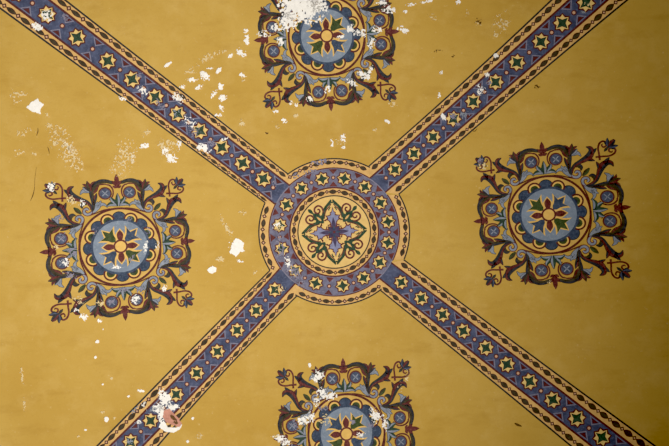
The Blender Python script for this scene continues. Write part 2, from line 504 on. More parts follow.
        for m in (1, -1):
            Dm = sect(k, m, rot - math.pi / 4)
            w = Sheet()
            stroke(w, sect(k, m), c_((304, 246), (300, 214), (312, 180), (345, 164), (378, 184), (382, 218), (358, 240), (334, 226), (336, 202), (354, 200)), np.array([10, 16, 17, 17, 17, 17, 17, 16, 15, 14]) / 360, 'maroon', 5)
            stroke(w, sect(k, m), c_((402, 236), (420, 218), (436, 206), (448, 184)), np.array([8, 24, 20, 0]) / 360, 'green', 4)
            w.build('spiral_scroll', root)
            e = Sheet()
            t = np.linspace(-2.6, 1.9, 12)
            stroke(e, Dm, np.column_stack([.095 + .085 * np.cos(t), .30 + .085 * np.sin(t)]), np.full(12, .032), 'maroon', 5, 3)
            stroke(e, Dm, [(.12, .385), (.06, .41), (.02, .46)], [.03, .03, .0], 'maroon', 5)
            e.build('curl', root)
    h = Sheet()
    F = sect(0)
    h.fan(F([(0, 0)])[0], F(star_pts((0, 0), .24, .145, 4, math.pi / 4)), 'maroon', 7)
    h.fan(F([(0, 0)])[0], F(star_pts((0, 0), .21, .12, 4, math.pi / 4)), 'violet', 8)
    for k in range(4):
        stroke(h, sect(k), [(0, .03), (0, .1), (0, .19)], [.0, .07, .0], 'scallop', 9)
    disc(h, F, (0, 0), .035, 'maroon', 10, 12, (1,))
    h.build('heart', root)
build_roundel()

# ------------------------------------------------------------------ the four rosettes
def fit_map(pairs, proj):
    """canonical (y up) -> photograph, least squares; projective when proj"""
    rows, rhs = [], []
    for (x, y), (u, v), w in pairs:
        if proj:
            rows += [[w * x, w * y, w, 0, 0, 0, -w * u * x, -w * u * y], [0, 0, 0, w * x, w * y, w, -w * v * x, -w * v * y]]
        else:
            rows += [[w * x, w * y, w, 0, 0, 0], [0, 0, 0, w * x, w * y, w]]
        rhs += [w * u, w * v]
    h = np.linalg.lstsq(np.array(rows), np.array(rhs), rcond=None)[0]
    if not proj: h = np.append(h, [0, 0])
    Hm = np.append(h, 1).reshape(3, 3)
    def T(Q):
        Q = np.asarray(Q, float).reshape(-1, 2)
        r = np.column_stack([Q, np.ones(len(Q))]) @ Hm.T
        return r[:, :2] / r[:, 2:]
    return T
CO = .88
ROS = {
 'L': (dict(c=(120.2, 247), t=(119.1, 173.1), r=(192.6, 240), b=(126.1, 321.7), l=(38.1, 253), tl=(47, 181.6), tr=(183.5, 179.0), br=(197, 302.5), bl=(52.9, 320.2)), True,
       'worn square rosette beside the white chip, its grey blue disc scuffed', 'GBGB'),
 'R': (dict(c=(549.0, 214.3), t=(539.2, 140), r=(631.8, 206.4), b=(554.6, 292), l=(471.9, 221.5), tl=(475.3, 160.5), tr=(614.8, 140.7), br=(628.2, 277.9), bl=(487.1, 284.3)), True,
       'intact square scrollwork rosette on the darkest ochre, no plaster missing', 'GBGB'),
 'T': (dict(c=(326.1, 35.5), r=(403.3, 34.5), b=(330.1, 109.8), l=(254.8, 41.7), br=(396.0, 99.5), bl=(267.0, 110.0)), False,
       'square rosette cut off by the top edge, one quarter flaked white', 'BGBG'),
 'B': (dict(c=(346.6, 433.7), t=(341.8, 358.2), r=(421.4, 427.5), l=(270.7, 440), tl=(280.3, 369.5), tr=(407.4, 361.2)), False,
       'half seen square rosette at the bottom edge, flaked on both sides', 'BGBG'),
}
CANON = dict(c=(0, 0), t=(0, 1), r=(1, 0), b=(0, -1), l=(-1, 0), tl=(-CO, CO), tr=(CO, CO), br=(CO, -CO), bl=(-CO, -CO))

def fit_pairs(key):
    p = ROS[key][0]; return [(CANON[k], q, 3 if k == 'c' else 1) for k, q in p.items()]
_TR = fit_map(fit_pairs('R'), True)
_INV = fit_map([(q, c_, w) for c_, q, w in [(c, tuple(_TR([c])[0]), 1) for c in [(x / 4, y / 4) for x in range(-4, 5) for y in range(-4, 5)]]], True)
def a_(*P):       # brushwork measured on the intact rosette, in tenths of a photograph pixel
    return _INV(np.array(P, float) / 9.911 + np.array([545, 135]))
def b_(*P): return _INV(np.array(P, float) / 9.911 + np.array([573, 135]))
def w_(*v): return np.array(v, float) / 773

def build_rosette(key):
    pts, proj, label, fl = ROS[key]
    T0 = fit_map([(CANON[k], p, 3 if k == 'c' else 1) for k, p in pts.items()], proj)
    root = thing('painted_rosette', label, 'ceiling rosette', pts['c'], 'square rosettes in the four webs')
    def sect(k, m=1):
        a = k * math.pi / 2; c, s = round(math.cos(a)), round(math.sin(a))
        def f(Q):
            Q = np.asarray(Q, float).reshape(-1, 2); x = Q[:, 0] * m; y = Q[:, 1]
            return T0(np.column_stack([x * c - y * s, x * s + y * c]))
        return f
    def rotd(deg):
        a = math.radians(deg); c, s = math.cos(a), math.sin(a)
        def f(Q):
            Q = np.asarray(Q, float).reshape(-1, 2)
            return T0(np.column_stack([Q[:, 0] * c - Q[:, 1] * s, Q[:, 0] * s + Q[:, 1] * c]))
        return f
    # yellow field and red ring
    s = Sheet(); ring(s, T0, (0, 0), .30, .50, 'field', 1, 72, None, 3); s.build('yellow_field', root)
    s = Sheet(); ring(s, T0, (0, 0), .500, .528, 'red', 4, 72); s.build('red_ring', root)
    # lunettes and scallops round the disc
    for k in range(8):
        F = rotd(45 * k + 22.5)
        s = Sheet()
        disc(s, F, (0, .385), .092, 'red', 6, 24, (1,)); disc(s, F, (0, .385), .070, 'gold', 7, 24, (1,))
        disc(s, F, (0, .378), .054, 'leafgreen', 8, 20, (1,)); disc(s, F, (0, .365), .036, 'dark', 9, 14, (1,))
        s.build('lunette', root)
        F = rotd(45 * k); s = Sheet()
        disc(s, F, (0, .380), .094, 'black', 4, 24, (.5, 1)); disc(s, F, (0, .380), .084, 'scallop', 5, 24, (.5, 1))
        s.build('scallop', root)
    s = Sheet()
    disc(s, T0, (0, 0), .376, 'scallop', 10, 64, (.5, 1)); disc(s, T0, (0, 0), .346, 'disc', 11, 64, (.25, .5, .75, 1))
    dsc = s.build('blue_disc', root)
    for k in range(4):
        F = sect(k); s = Sheet()
        P = [(0, .07), (0, .115), (0, .17), (0, .245)]
        stroke(s, F, P, [.04, .104, .108, .0], 'gold', 12); stroke(s, F, P[:3] + [(0, .225)], [.03, .072, .076, .0], 'maroon', 13)
        for m in (1, -1):
            Fm = sect(k, m)
            stroke(s, Fm, [(.058, .09), (.082, .14), (.082, .185), (.068, .225)], [.012, .014, .014, .010], 'gold', 12)
        s.build('petal', dsc)
        F = rotd(90 * k - 45 + 90)
        order = {0: 0, 1: 3, 2: 2, 3: 1}
        colr = {'G': 'leafgreen', 'B': 'scallop'}[fl[[0, 3, 2, 1][k]]]
        half = [(0, .085), (.034, .115), (.052, .165), (.078, .202), (.114, .238), (.066, .23), (.036, .226), (.026, .25), (.0, .31)]
        o = [(x, y) for x, y in half] + [(-x, y) for x, y in half[::-1][1:-1]]
        cc = np.array([0, .195])
        oo = np.array(o); big = cc + (oo - cc) * np.array([1.26, 1.17]) + np.array([[np.sign(q[0]) * .008 if abs(q[0]) > .001 else 0, 0] for q in oo])
        s = Sheet(); s.poly(F(big), 'gold', 12); s.poly(F(oo), colr, 13)
        s.build('leaf', dsc)
    s = Sheet(); disc(s, T0, (0, 0), .092, 'maroon', 14, 28, (1,)); disc(s, T0, (0, 0), .070, 'gold', 15, 28, (1,))
    s.build('flower_eye', dsc)
    # scrollwork, eight mirrored runs
    for k in range(4):
        F = sect(k)
        s = Sheet()
        stroke(s, F, [(0, .81), (0, .87), (0, .93), (0, .99)], [.03, .055, .055, 0], 'maroon', 6)
        for m in (1, -1):
            stroke(s, sect(k, m), [(0, .845), (.035, .862), (.065, .90)], [.05, .045, .0], 'maroon', 6)
            stroke(s, sect(k, m), [(0, .82), (.03, .81), (.055, .825)], [.05, .04, .01], 'maroon', 6)
        s.build('finial', root)
        s = Sheet()
        for m in (1, -1):
            Fm = sect(k, m)
            leaf(s, Fm, [(0, .555), (.05, .575), (.10, .575), (.155, .545)], [.02, .05, .045, 0], 'green', 'paleblue', 5, 'dark', .012)
            leaf(s, Fm, [(0, .555), (.045, .60), (.075, .635), (.095, .68)], [.02, .045, .04, 0], 'green', 'paleblue', 5, 'dark', .012)
        leaf(s, F, [(0, .545), (0, .61), (0, .66), (0, .72)], [.02, .055, .045, 0], 'green', 'paleblue', 7, 'dark', .012)
        s.build('palmette', root)
        for m in (1, -1):
            Fm = sect(k, m)
            s = Sheet()
            leaf(s, Fm, a_((265, 400), (243, 365), (238, 300), (242, 225), (226, 172), (188, 136), (130, 116), (70, 124), (20, 146), (-30, 150)), w_(8, 18, 30, 36, 44, 44, 38, 32, 26, 20), 'olive', 'dark', 5, 'black', .010)
            leaf(s, Fm, a_((236, 335), (222, 290), (205, 255), (188, 225)), w_(14, 32, 26, 0), 'dark', 'maroon', 5, 'black', .010)
            leaf(s, Fm, a_((225, 215), (200, 190), (180, 165), (150, 150)), w_(24, 40, 34, 0), 'maroon', 'olive', 6, 'black', .010)
            stroke(s, Fm, a_((165, 148), (120, 146), (85, 152), (66, 170)), w_(6, 14, 12, 2), 'maroon', 7)
            s.build('scroll_stem', root)
            s = Sheet()
            stroke(s, Fm, a_((88, 152), (50, 168), (26, 205), (24, 250), (44, 290), (80, 312)), w_(8, 16, 16, 14, 14, 6), 'maroon', 4)
            s.build('tendril', root)
            s = Sheet(); c = a_((105, 240), (105, 240))[0]
            disc(s, Fm, c, .086, 'maroon', 7, 24, (1,)); disc(s, Fm, c, .069, 'roundel', 8, 24, (1,))
            rd = s.build('small_roundel', root)
            s = Sheet()
            for q in range(2):
                an = math.pi / 4 + q * math.pi / 2; u = np.array([math.cos(an), math.sin(an)]) * .05
                stroke(s, Fm, [c - u, c, c + u], [.014, .012, .014], 'paleblue', 9)
            s.build('cross', rd)
            s = Sheet()
            leaf(s, Fm, a_((244, 205), (285, 184), (325, 182), (358, 212)), w_(14, 40, 30, 0), 'paleblue', 'paleblue', 4, 'dark', .012)
            leaf(s, Fm, a_((262, 196), (288, 172), (305, 152), (318, 136)), w_(20, 34, 26, 0), 'dark', 'paleblue', 5, 'dark', .008)
            leaf(s, Fm, a_((240, 190), (228, 150), (210, 122), (182, 104)), w_(14, 32, 28, 0), 'olive', 'maroon', 5, 'dark', .008)
            leaf(s, Fm, a_((258, 165), (278, 138), (296, 122), (318, 112)), w_(18, 26, 20, 0), 'maroon', 'maroon', 5, 'dark', .006)
            leaf(s, Fm, a_((242, 196), (250, 155), (260, 128), (266, 86)), w_(12, 40, 40, 0), 'maroon', 'olive', 6, 'dark', .008)
            s.build('bud', root)
            s = Sheet()
            leaf(s, Fm, a_((292, 414), (238, 392), (192, 350), (156, 304)), w_(12, 34, 44, 0), 'paleblue', 'paleblue', 4, 'dark', .012)
            leaf(s, Fm, a_((205, 358), (155, 342), (122, 356), (104, 384)), w_(30, 28, 16, 0), 'paleblue', 'paleblue', 4, 'dark', .012)
            leaf(s, Fm, a_((215, 365), (210, 338), (200, 322), (192, 308)), w_(20, 22, 14, 0), 'paleblue', 'paleblue', 4, 'dark', .010)
            s.build('blue_leaf', root)
            s = Sheet()
            P = a_((262, 398), (286, 416), (318, 418), (342, 398), (338, 370), (312, 362), (296, 380))
            stroke(s, Fm, P, w_(20, 34, 38, 38, 36, 34, 26), 'maroon', 7); stroke(s, Fm, P, w_(6, 18, 22, 22, 20, 18, 12), 'paleblue', 8)
            stroke(s, Fm, a_((300, 432), (230, 420), (150, 404), (60, 394)), w_(14, 12, 12, 0), 'red', 5)
            s.build('volute', root)
            s = Sheet()
            leaf(s, Fm, b_((-12, 385), (-8, 340), (20, 298), (66, 268), (118, 240), (160, 208), (180, 172)), w_(8, 24, 30, 36, 52, 62, 52), 'dark', 'maroon', 8, 'black', .010)
            leaf(s, Fm, b_((168, 190), (180, 158), (166, 130), (126, 118)), w_(40, 44, 34, 0), 'dark', 'maroon', 8, 'black', .010)
            leaf(s, Fm, b_((178, 192), (196, 168), (212, 152), (232, 132)), w_(40, 34, 26, 0), 'dark', 'dark', 8, 'black', .008)
            leaf(s, Fm, b_((130, 236), (162, 240), (186, 248), (216, 256)), w_(36, 38, 24, 0), 'maroon', 'dark', 8, 'black', .008)
            leaf(s, Fm, b_((15, 312), (52, 304), (78, 322), (78, 354)), w_(14, 34, 32, 0), 'dark', 'olive', 7, 'black', .010)
            s.build('acanthus_leaf', root)
            s = Sheet()
            stroke(s, Fm, b_((265, 250), (257, 190), (247, 130), (262, 82), (296, 62), (328, 80), (324, 110), (298, 120), (282, 100), (294, 88)), w_(20, 17, 17, 18, 18, 18, 17, 16, 13, 8), 'maroon', 6)
            s.build('heart_tendril', root)
        D = rotd(90 * k - 45 + 90)
        s = Sheet()
        leaf(s, D, [(0, .655), (0, .70), (0, .74), (0, .785)], [.012, .044, .044, .008], 'olive', 'leafgreen', 6, 'black', .008)
        s.build('small_leaf', root)
        s = Sheet()
        leaf(s, D, [(0, 1.14), (0, 1.175), (0, 1.21), (0, 1.25)], [.02, .045, .055, .02], 'maroon', 'dark', 8, 'dark', .008)
        leaf(s, D, [(0, 1.055), (0, 1.085), (0, 1.115), (0, 1.14)], [.0, .03, .022, .015], 'olive', 'dark', 7, 'dark', .006)
        for m in (1, -1):
            def Dm(Q, m=m): Q = np.asarray(Q, float).reshape(-1, 2); return D(Q * np.array([m, 1]))
            leaf(s, Dm, [(.0, 1.14), (.032, 1.158), (.055, 1.185), (.082, 1.215)], [.02, .036, .032, 0], 'dark', 'roundel', 7, 'dark', .010)
            leaf(s, Dm, [(0, 1.145), (.035, 1.145), (.06, 1.15), (.088, 1.165)], [.02, .022, .018, 0], 'dark', 'dark', 6, 'dark', .004)
        s.build('corner_flower', root)
for k in ROS: build_rosette(k)

# ------------------------------------------------------------------ flaked and scuffed places
def vnoise(x, y, seed):
    xi = np.floor(x).astype(int); yi = np.floor(y).astype(int); xf = x - xi; yf = y - yi
    def h(a, b):
        q = np.sin(a * 127.1 + b * 311.7 + seed * 74.7) * 43758.5453
        return q - np.floor(q)
    u = xf * xf * (3 - 2 * xf); v = yf * yf * (3 - 2 * yf)
    return (h(xi, yi) * (1 - u) + h(xi + 1, yi) * u) * (1 - v) + (h(xi, yi + 1) * (1 - u) + h(xi + 1, yi + 1) * u) * v
def fbm(x, y, seed, oc=5):
    t, a, tot = 0, 1.0, 0
    for i in range(oc):
        t = t + a * vnoise(x * 2 ** i, y * 2 ** i, seed + i * 13); tot += a; a *= .7
    return t / tot

def field_sheet(sh, cx, cy, rx, ry, rot, thr, size, seed, m, layer, step=.4, env=.32):
    c, s = math.cos(math.radians(rot)), math.sin(math.radians(rot))
    R = max(rx, ry) * 1.05
    n = int(2 * R / step) + 1
    g = -R + np.arange(n + 1) * step
    X, Y = np.meshgrid(cx + g, cy + g)
    u = ((X - cx) * c + (Y - cy) * s) / rx; v = (-(X - cx) * s + (Y - cy) * c) / ry
    q = np.sqrt(u * u + v * v)
    f = fbm(X / (size * .55), Y / (size * .55), seed) - thr - env * q ** 2
    f[q > 1.03] = np.minimum(f[q > 1.03], -.05)
    k = sh.mat(m)
    cells = np.argwhere(np.maximum.reduce([f[:-1, :-1], f[1:, :-1], f[:-1, 1:], f[1:, 1:]]) > 0)
    for j, i in cells:
        cs = [(j, i), (j, i + 1), (j + 1, i + 1), (j + 1, i)]
        out = []
        for a in range(4):
            p, q_ = cs[a], cs[(a + 1) % 4]
            fp, fq = f[p], f[q_]
            if fp > 0: out.append((X[p], Y[p]))
            if (fp > 0) != (fq > 0):
                t = fp / (fp - fq); out.append((X[p] + (X[q_] - X[p]) * t, Y[p] + (Y[q_] - Y[p]) * t))
        if len(out) >= 3:
            o = len(sh.v); sh.v += out; sh.off += [layer] * len(out)
            sh.f.append(tuple(range(o, o + len(out)))); sh.mi.append(k)

def mark(name, label, cat, blobs, group=None):
    """blobs: (cx, cy, rx, ry, rot, thr, size, material)"""
    root = None
    if len(blobs) > 1:
        root = thing(name, label, cat, (blobs[0][0], blobs[0][1]), group)
    for b in blobs:
        sh = Sheet(); seed = int(rng.randint(1, 900))
        field_sheet(sh, *b[:7], seed, b[7], 20 if b[7] != 'white' else 21)
        if not sh.f: print('empty mark', label, b); continue
        if root: sh.build('rubbed_patch' if b[7] in ('scuff', 'chalk') else 'flaked_patch', root)
        else:
            o = sh.build(name, None, label, (b[0], b[1])); o['category'] = cat
            if group: o['group'] = group

def jag(pts, amp=.6, n=5):
    out = []
    for i in range(len(pts)):
        a = np.array(pts[i], float); b = np.array(pts[(i + 1) % len(pts)], float)
        for t in np.arange(n) / n:
            p = a + (b - a) * t
            if t: p = p + rng.uniform(-amp, amp, 2)
            out.append(tuple(p))
    return out
FL = 'flaked plaster spots'
def chip(label, outline, extra=(), m='white', group=FL, amp=.7):
    sh = Sheet(); sh.poly(jag(outline, amp), m, 21)
    for b in extra: field_sheet(sh, *b[:7], int(rng.randint(1, 900)), b[7], 20)
    o = sh.build('plaster_chip', None, label, outline[0]); o['category'] = 'plaster chip'; o['group'] = group

chip('lone white plaster chip, pointed on one side, on ochre near the left edge', [(27, 108), (33, 101.5), (38.5, 98.5), (40, 102), (44.5, 104), (42, 108), (41, 114.5), (35, 112.5)])
chip('large white plaster chip between the left rosette and the centre ring', [(229, 252), (233, 245), (236, 238), (241, 240), (244.5, 243), (243, 248), (245, 251), (240, 252), (236, 257), (232, 254)],
     [(236, 247, 11, 10, 0, .5, 3, 'white'), (228, 229, 14, 4, 55, .46, 2.2, 'scuff'), (240, 261, 5, 3, 0, .44, 2, 'white')])
chip('small ragged white chip below the large chip near the left rosette', [(207.5, 270), (210, 267.5), (213, 266), (217, 268), (216.5, 271), (213, 273.5), (209, 272)])
mark('scuff', 'pale scuff between the two white chips near the left rosette', 'scuff', [(220, 259, 6, 4, 10, .42, 2.5, 'scuff')])
# pink hole
sh = Sheet()
sh.poly(jag([(160, 424), (164, 420), (168, 427), (176, 427.5), (182.5, 424), (180, 429), (174, 432.5), (165, 431), (159, 427)], .4), 'white', 18)
field_sheet(sh, 165, 398, 12, 7, 70, .33, 3, 41, 'white', 18); field_sheet(sh, 158, 408, 8, 6, 0, .40, 3, 42, 'white', 18)
field_sheet(sh, 172, 407, 9, 4, -10, .36, 3, 43, 'white', 18); field_sheet(sh, 162, 414, 4, 10, 0, .3, 3, 44, 'white', 18); field_sheet(sh, 152, 410, 8, 5, -30, .42, 2.4, 45, 'paleblue', 18)
hole = sh.build('plaster_hole', None, 'pink hole with white broken rim across the band under the left rosette', (170, 420)); hole['category'] = 'plaster hole'
s2 = Sheet(); s2.poly(jag([(164, 410), (170, 408), (173, 412), (178, 417), (182, 423), (180, 427), (174, 425), (166, 421.5), (163, 416)], .5), 'pink', 19)
field_sheet(s2, 174, 419, 3, 7, -35, .36, 3, 5, 'crack', 20)
s2.build('bare_mortar', hole, 'pinkish bare mortar inside the white rim')

B = mark
# upper left web and band
B('flake_cluster', 'white flakes on the first large star of the flaked band near the corner', 'flaking paint', [(48, 16, 8, 7, 0, .42, 3, 'white'), (38, 27, 7, 4, 30, .32, 3, 'white'), (66, 17, 7, 5, 30, .45, 2.2, 'line')], FL)
B('flake_cluster', 'scattered white flakes over the middle stars of the flaked band', 'flaking paint', [(144, 91, 9, 6, 40, .43, 2.4, 'white'), (140, 75, 6, 5, 0, .47, 2.2, 'line'), (123, 99, 6, 2.5, 20, .4, 2, 'white'), (178, 98, 10, 6, 40, .43, 2.2, 'white'), (176, 113, 8, 6, 0, .5, 2.2, 'paleblue'), (161, 105, 12, 6, 40, .5, 2, 'line')], FL)
B('flake_cluster', 'white flakes across both borders of the flaked band before the ring', 'flaking paint', [(203, 148, 10, 5, 25, .38, 3, 'white'), (212, 143, 6, 5, 0, .42, 2.2, 'line'), (190, 122, 14, 7, 40, .50, 2, 'white'), (225, 139, 6, 2, -30, .38, 2.5, 'white'), (195, 133, 14, 10, 40, .52, 2, 'line')], FL)
B('scuff', 'long chalky scuff on ochre above the left rosette', 'scuff', [(68, 150, 15, 26, -20, .50, 3.4, 'scuff'), (68, 148, 7, 15, -30, .47, 3, 'chalk'), (55, 138, 8, 16, 10, .50, 3, 'scuff'), (78, 165, 8, 14, 0, .50, 3, 'scuff'), (62, 128, 10, 8, 0, .53, 3, 'scuff')], 'chalky scuffs')
B('scuff', 'faint chalky scuff beside the lone pointed chip', 'scuff', [(18, 95, 14, 6, 0, .49, 3.4, 'scuff'), (17, 102, 8, 4, 0, .50, 3, 'scuff'), (50, 126, 5, 7, 20, .49, 3, 'scuff'), (26, 132, 16, 6, -15, .52, 3, 'scuff'), (48, 115, 4, 4, 0, .5, 3, 'scuff')], 'chalky scuffs')
B('scuff', 'faint speckled scuff by the left edge above the crack', 'scuff', [(20, 153, 10, 5, 0, .48, 3, 'scuff'), (35, 154, 4, 4, 0, .47, 3, 'scuff')], 'chalky scuffs')
B('scuff', 'speckled scuff between the left rosette finial and the flaked band', 'scuff', [(126, 155, 17, 26, 20, .51, 3, 'scuff'), (118, 172, 14, 10, 0, .52, 3, 'scuff'), (133, 158, 3, 9, 10, .46, 2.8, 'chalk'), (146, 133, 9, 7, 0, .52, 3, 'scuff')], 'chalky scuffs')
B('flake_cluster', 'small white flake with dark edge above the left rosette', 'flaking paint', [(145, 146, 6, 3.5, -10, .34, 3, 'white')], FL)
B('flake_cluster', 'pair of white flakes under the flaked band by the left rosette corner', 'flaking paint', [(165, 151, 5, 5, 0, .40, 3, 'white'), (172, 158, 7, 6, 30, .38, 3, 'white'), (179, 145, 4, 6, 0, .40, 2.5, 'white'), (168, 148, 17, 14, 0, .51, 3, 'scuff')], FL)
B('flake_cluster', 'single slanting white flake alone above the flaked band', 'flaking paint', [(168, 65, 5.0, 1.7, -35, .22, 3, 'white')], FL)
B('flake_cluster', 'row of white flakes above the flaked band', 'flaking paint', [(205, 76, 7, 5, 40, .36, 3, 'white'), (191, 80, 8, 3, 0, .36, 2.6, 'white'), (199, 88, 6, 4, -20, .42, 2.5, 'white'), (219, 71, 5, 2.5, -50, .36, 2.5, 'white'), (210, 69, 4, 2, 0, .4, 2.5, 'white'), (182, 87, 6, 3, 0, .44, 2.3, 'white')], FL)
B('flake_cluster', 'string of white flakes leading down to the flaked band', 'flaking paint', [(221, 87, 3.4, 5, 10, .34, 3, 'white'), (214, 94, 2.6, 6, 40, .36, 2.6, 'white'), (223, 98, 5, 4, -40, .36, 2.6, 'white'), (222, 108, 3, 5, -30, .38, 2.6, 'white'), (219, 115, 5, 2.5, 0, .38, 2.6, 'white')], FL)
B('flake_cluster', 'white flakes just outside the top rosette on its left side', 'flaking paint', [(241, 53, 7, 4.5, 30, .36, 3, 'white'), (247, 40, 3.5, 7, -10, .38, 3, 'white'), (246, 31, 3, 4, 0, .40, 2.5, 'white'), (231, 56, 4, 2, -25, .38, 2.5, 'white'), (242, 75, 5, 4, 20, .46, 2.4, 'white')], FL)
B('scuff', 'faint chalky rub above the row of flakes', 'scuff', [(208, 58, 18, 6, -28, .50, 3, 'scuff'), (192, 70, 16, 5, -15, .50, 3, 'scuff'), (222, 52, 8, 4, -25, .5, 3, 'scuff')], 'chalky scuffs')
B('scuff', 'small double scuff between the flaked band and top rosette', 'scuff', [(242, 124, 4, 6, 0, .42, 2.4, 'scuff'), (244, 78, 4, 6, 0, .46, 2, 'scuff')], 'chalky scuffs')
B('flake_cluster', 'few white flakes under the top rosette corner scroll', 'flaking paint', [(284, 121, 3.5, 3.5, 0, .34, 2.6, 'white'), (276, 111, 4, 3, 0, .44, 2.2, 'white'), (296, 116, 3.4, 3, 0, .42, 2.2, 'scuff'), (291, 103, 3, 3, 0, .42, 2.2, 'white'), (278, 127, 3, 4, 0, .44, 2.2, 'scuff')], FL)
# top rosette
B('flake_cluster', 'great white flaked area over the top rosette scrollwork', 'flaking paint', [(302, 8, 26, 17, 10, .31, 5, 'white'), (287, 22, 12, 13, 0, .40, 3.4, 'white'), (318, 4, 12, 10, 0, .38, 4, 'white'), (276, 28, 10, 6, 0, .45, 3, 'white'), (281, 42, 6, 6, 0, .43, 2.6, 'white'), (264, 34, 10, 5, 0, .47, 2.6, 'white')], FL)
B('flake_cluster', 'white flakes on the red petal side of the top rosette disc', 'flaking paint', [(341, 37, 6, 2.6, -30, .33, 3, 'white'), (350, 29, 6, 5, -20, .36, 3, 'white'), (357, 33, 6, 4, 10, .42, 2.6, 'white'), (363, 33, 4, 6, 0, .44, 2.6, 'white')], FL)
B('flake_cluster', 'white flakes along the finial side of the top rosette', 'flaking paint', [(389, 10, 9, 5, 10, .40, 3, 'white'), (402, 30, 8, 4, 20, .38, 3, 'white'), (377, 30, 8, 7, 0, .46, 2.6, 'white'), (381, 3, 8, 4, 0, .40, 3, 'white'), (372, 44, 6, 9, 20, .46, 2.6, 'white')], FL)
B('flake_cluster', 'white flakes on the corner leaf of the top rosette', 'flaking paint', [(364, 76, 9, 4, 20, .38, 2.8, 'white'), (352, 83, 8, 4, 30, .42, 2.6, 'white'), (370, 70, 3, 8, 20, .42, 2.6, 'white'), (392, 104, 6, 5, 0, .44, 2.2, 'scuff')], FL)
B('flake_cluster', 'white flakes beside the lower finial of the top rosette', 'flaking paint', [(327, 90, 4, 7, 10, .42, 2.6, 'white'), (310, 99, 6, 4, 20, .40, 2.6, 'white'), (296, 105, 3, 4, 0, .45, 2.2, 'white')], FL)
# between top rosette and upper right band
B('flake_cluster', 'tiny flakes at the top edge beside the top rosette', 'flaking paint', [(411, 5, 6, 2, -10, .36, 2.4, 'white'), (458, 2, 4, 3, -50, .36, 2.4, 'white'), (429, 1, 4, 2.5, 0, .36, 2.4, 'white'), (405, 12, 3, 2, -20, .38, 2.2, 'white'), (423, 3, 4, 2, 0, .42, 2.2, 'white')], FL)
B('scuff', 'brownish flaking speckle between the top rosette and nearby band', 'scuff', [(433, 18, 8, 6, 30, .53, 2, 'scuff'), (467, 13, 3, 7, 0, .48, 2, 'scuff'), (478, 24, 5, 7, 0, .53, 2, 'scuff'), (437, 51, 10, 3, 0, .53, 2, 'crack'), (453, 57, 4, 3, 0, .53, 2, 'crack'), (478, 22, 5, 6, 0, .54, 2, 'crack')], 'chalky scuffs')
B('scuff', 'pale patch of rubbed limewash near the top of the upper band', 'scuff', [(502, 24, 13, 16, 10, .50, 3, 'scuff'), (495, 35, 3, 4, 0, .38, 2.4, 'scuff')], 'chalky scuffs')
B('flake_cluster', 'white flakes on two stars of the band by the dark spot', 'flaking paint', [(481, 89, 7, 5, 30, .44, 2.2, 'white'), (487, 75, 3, 3, 0, .34, 2.4, 'white'), (496, 56, 3, 3, 0, .30, 2.4, 'white'), (479, 93, 3, 4, 0, .40, 2.2, 'white'), (489, 83, 5, 3, 0, .45, 2.2, 'line')], FL)
B('flake_cluster', 'grey flaking over the middle star of the band beside the top rosette', 'flaking paint', [(453, 117, 6, 4, 30, .43, 2.4, 'line'), (464, 115, 7, 6, 0, .46, 2.2, 'paleblue'), (443, 117, 3, 5, -20, .36, 2.4, 'white'), (458, 125, 6, 3, 0, .45, 2.2, 'line')], FL)
B('flake_cluster', 'white worn spot on the topmost star of the band beside the right rosette', 'flaking paint', [(588, 5, 6, 3, 20, .46, 2.2, 'scuff'), (583, 12, 4, 3, 0, .46, 2.2, 'paleblue')], FL)
B('flake_cluster', 'white flakes on ochre between the top rosette and centre ring', 'flaking paint', [(343, 138, 4.5, 5, 20, .36, 2.8, 'white'), (332, 143, 2.6, 5, 0, .38, 2.4, 'white'), (344, 148, 3, 2.2, 0, .34, 2.4, 'white'), (340, 142, 12, 8, -10, .54, 2, 'scuff')], FL)
B('flake_cluster', 'small white flakes beside the upper band under the top rosette corner', 'flaking paint', [(388, 122, 5.5, 2.4, 20, .36, 2.4, 'white'), (375, 130, 3, 2.4, 0, .42, 2.2, 'scuff'), (441, 73, 2.4, 2.6, 0, .36, 2.2, 'white'), (439, 96, 2, 4, 10, .36, 2.2, 'white')], FL)
# ring
B('flake_cluster', 'pale flaking over the worn side of the centre ring', 'flaking paint', [(281, 253, 7, 14, 0, .45, 2.6, 'line'), (292, 268, 10, 10, 0, .46, 2.4, 'line'), (288, 262, 4, 12, -20, .48, 2.2, 'white'), (280, 240, 6, 10, 0, .46, 2.2, 'line'), (279, 225, 8, 8, 0, .50, 2, 'scuff'), (302, 285, 7, 6, 0, .45, 2.4, 'line'), (298, 275, 12, 7, 40, .48, 2.2, 'line'), (277, 225, 6, 4, 0, .45, 2.4, 'white'), (281, 289, 7, 6, 0, .50, 2.2, 'scuff')], FL)
B('flake_cluster', 'pale worn patch at the top of the centre ring', 'flaking paint', [(320, 162, 14, 4, -10, .44, 2.6, 'line'), (310, 172, 14, 5, -25, .50, 2.6, 'line'), (296, 176, 7, 5, -30, .50, 2.2, 'line'), (275, 184, 7, 5, 40, .52, 2.2, 'line')], FL)
B('scuff', 'faint dotted scuff beside the centre ring facing the large chip', 'scuff', [(243, 213, 8, 4, 20, .50, 2, 'scuff'), (255, 272, 3, 3, 0, .44, 2, 'scuff'), (222, 220, 3, 9, -10, .5, 2, 'scuff')], 'chalky scuffs')
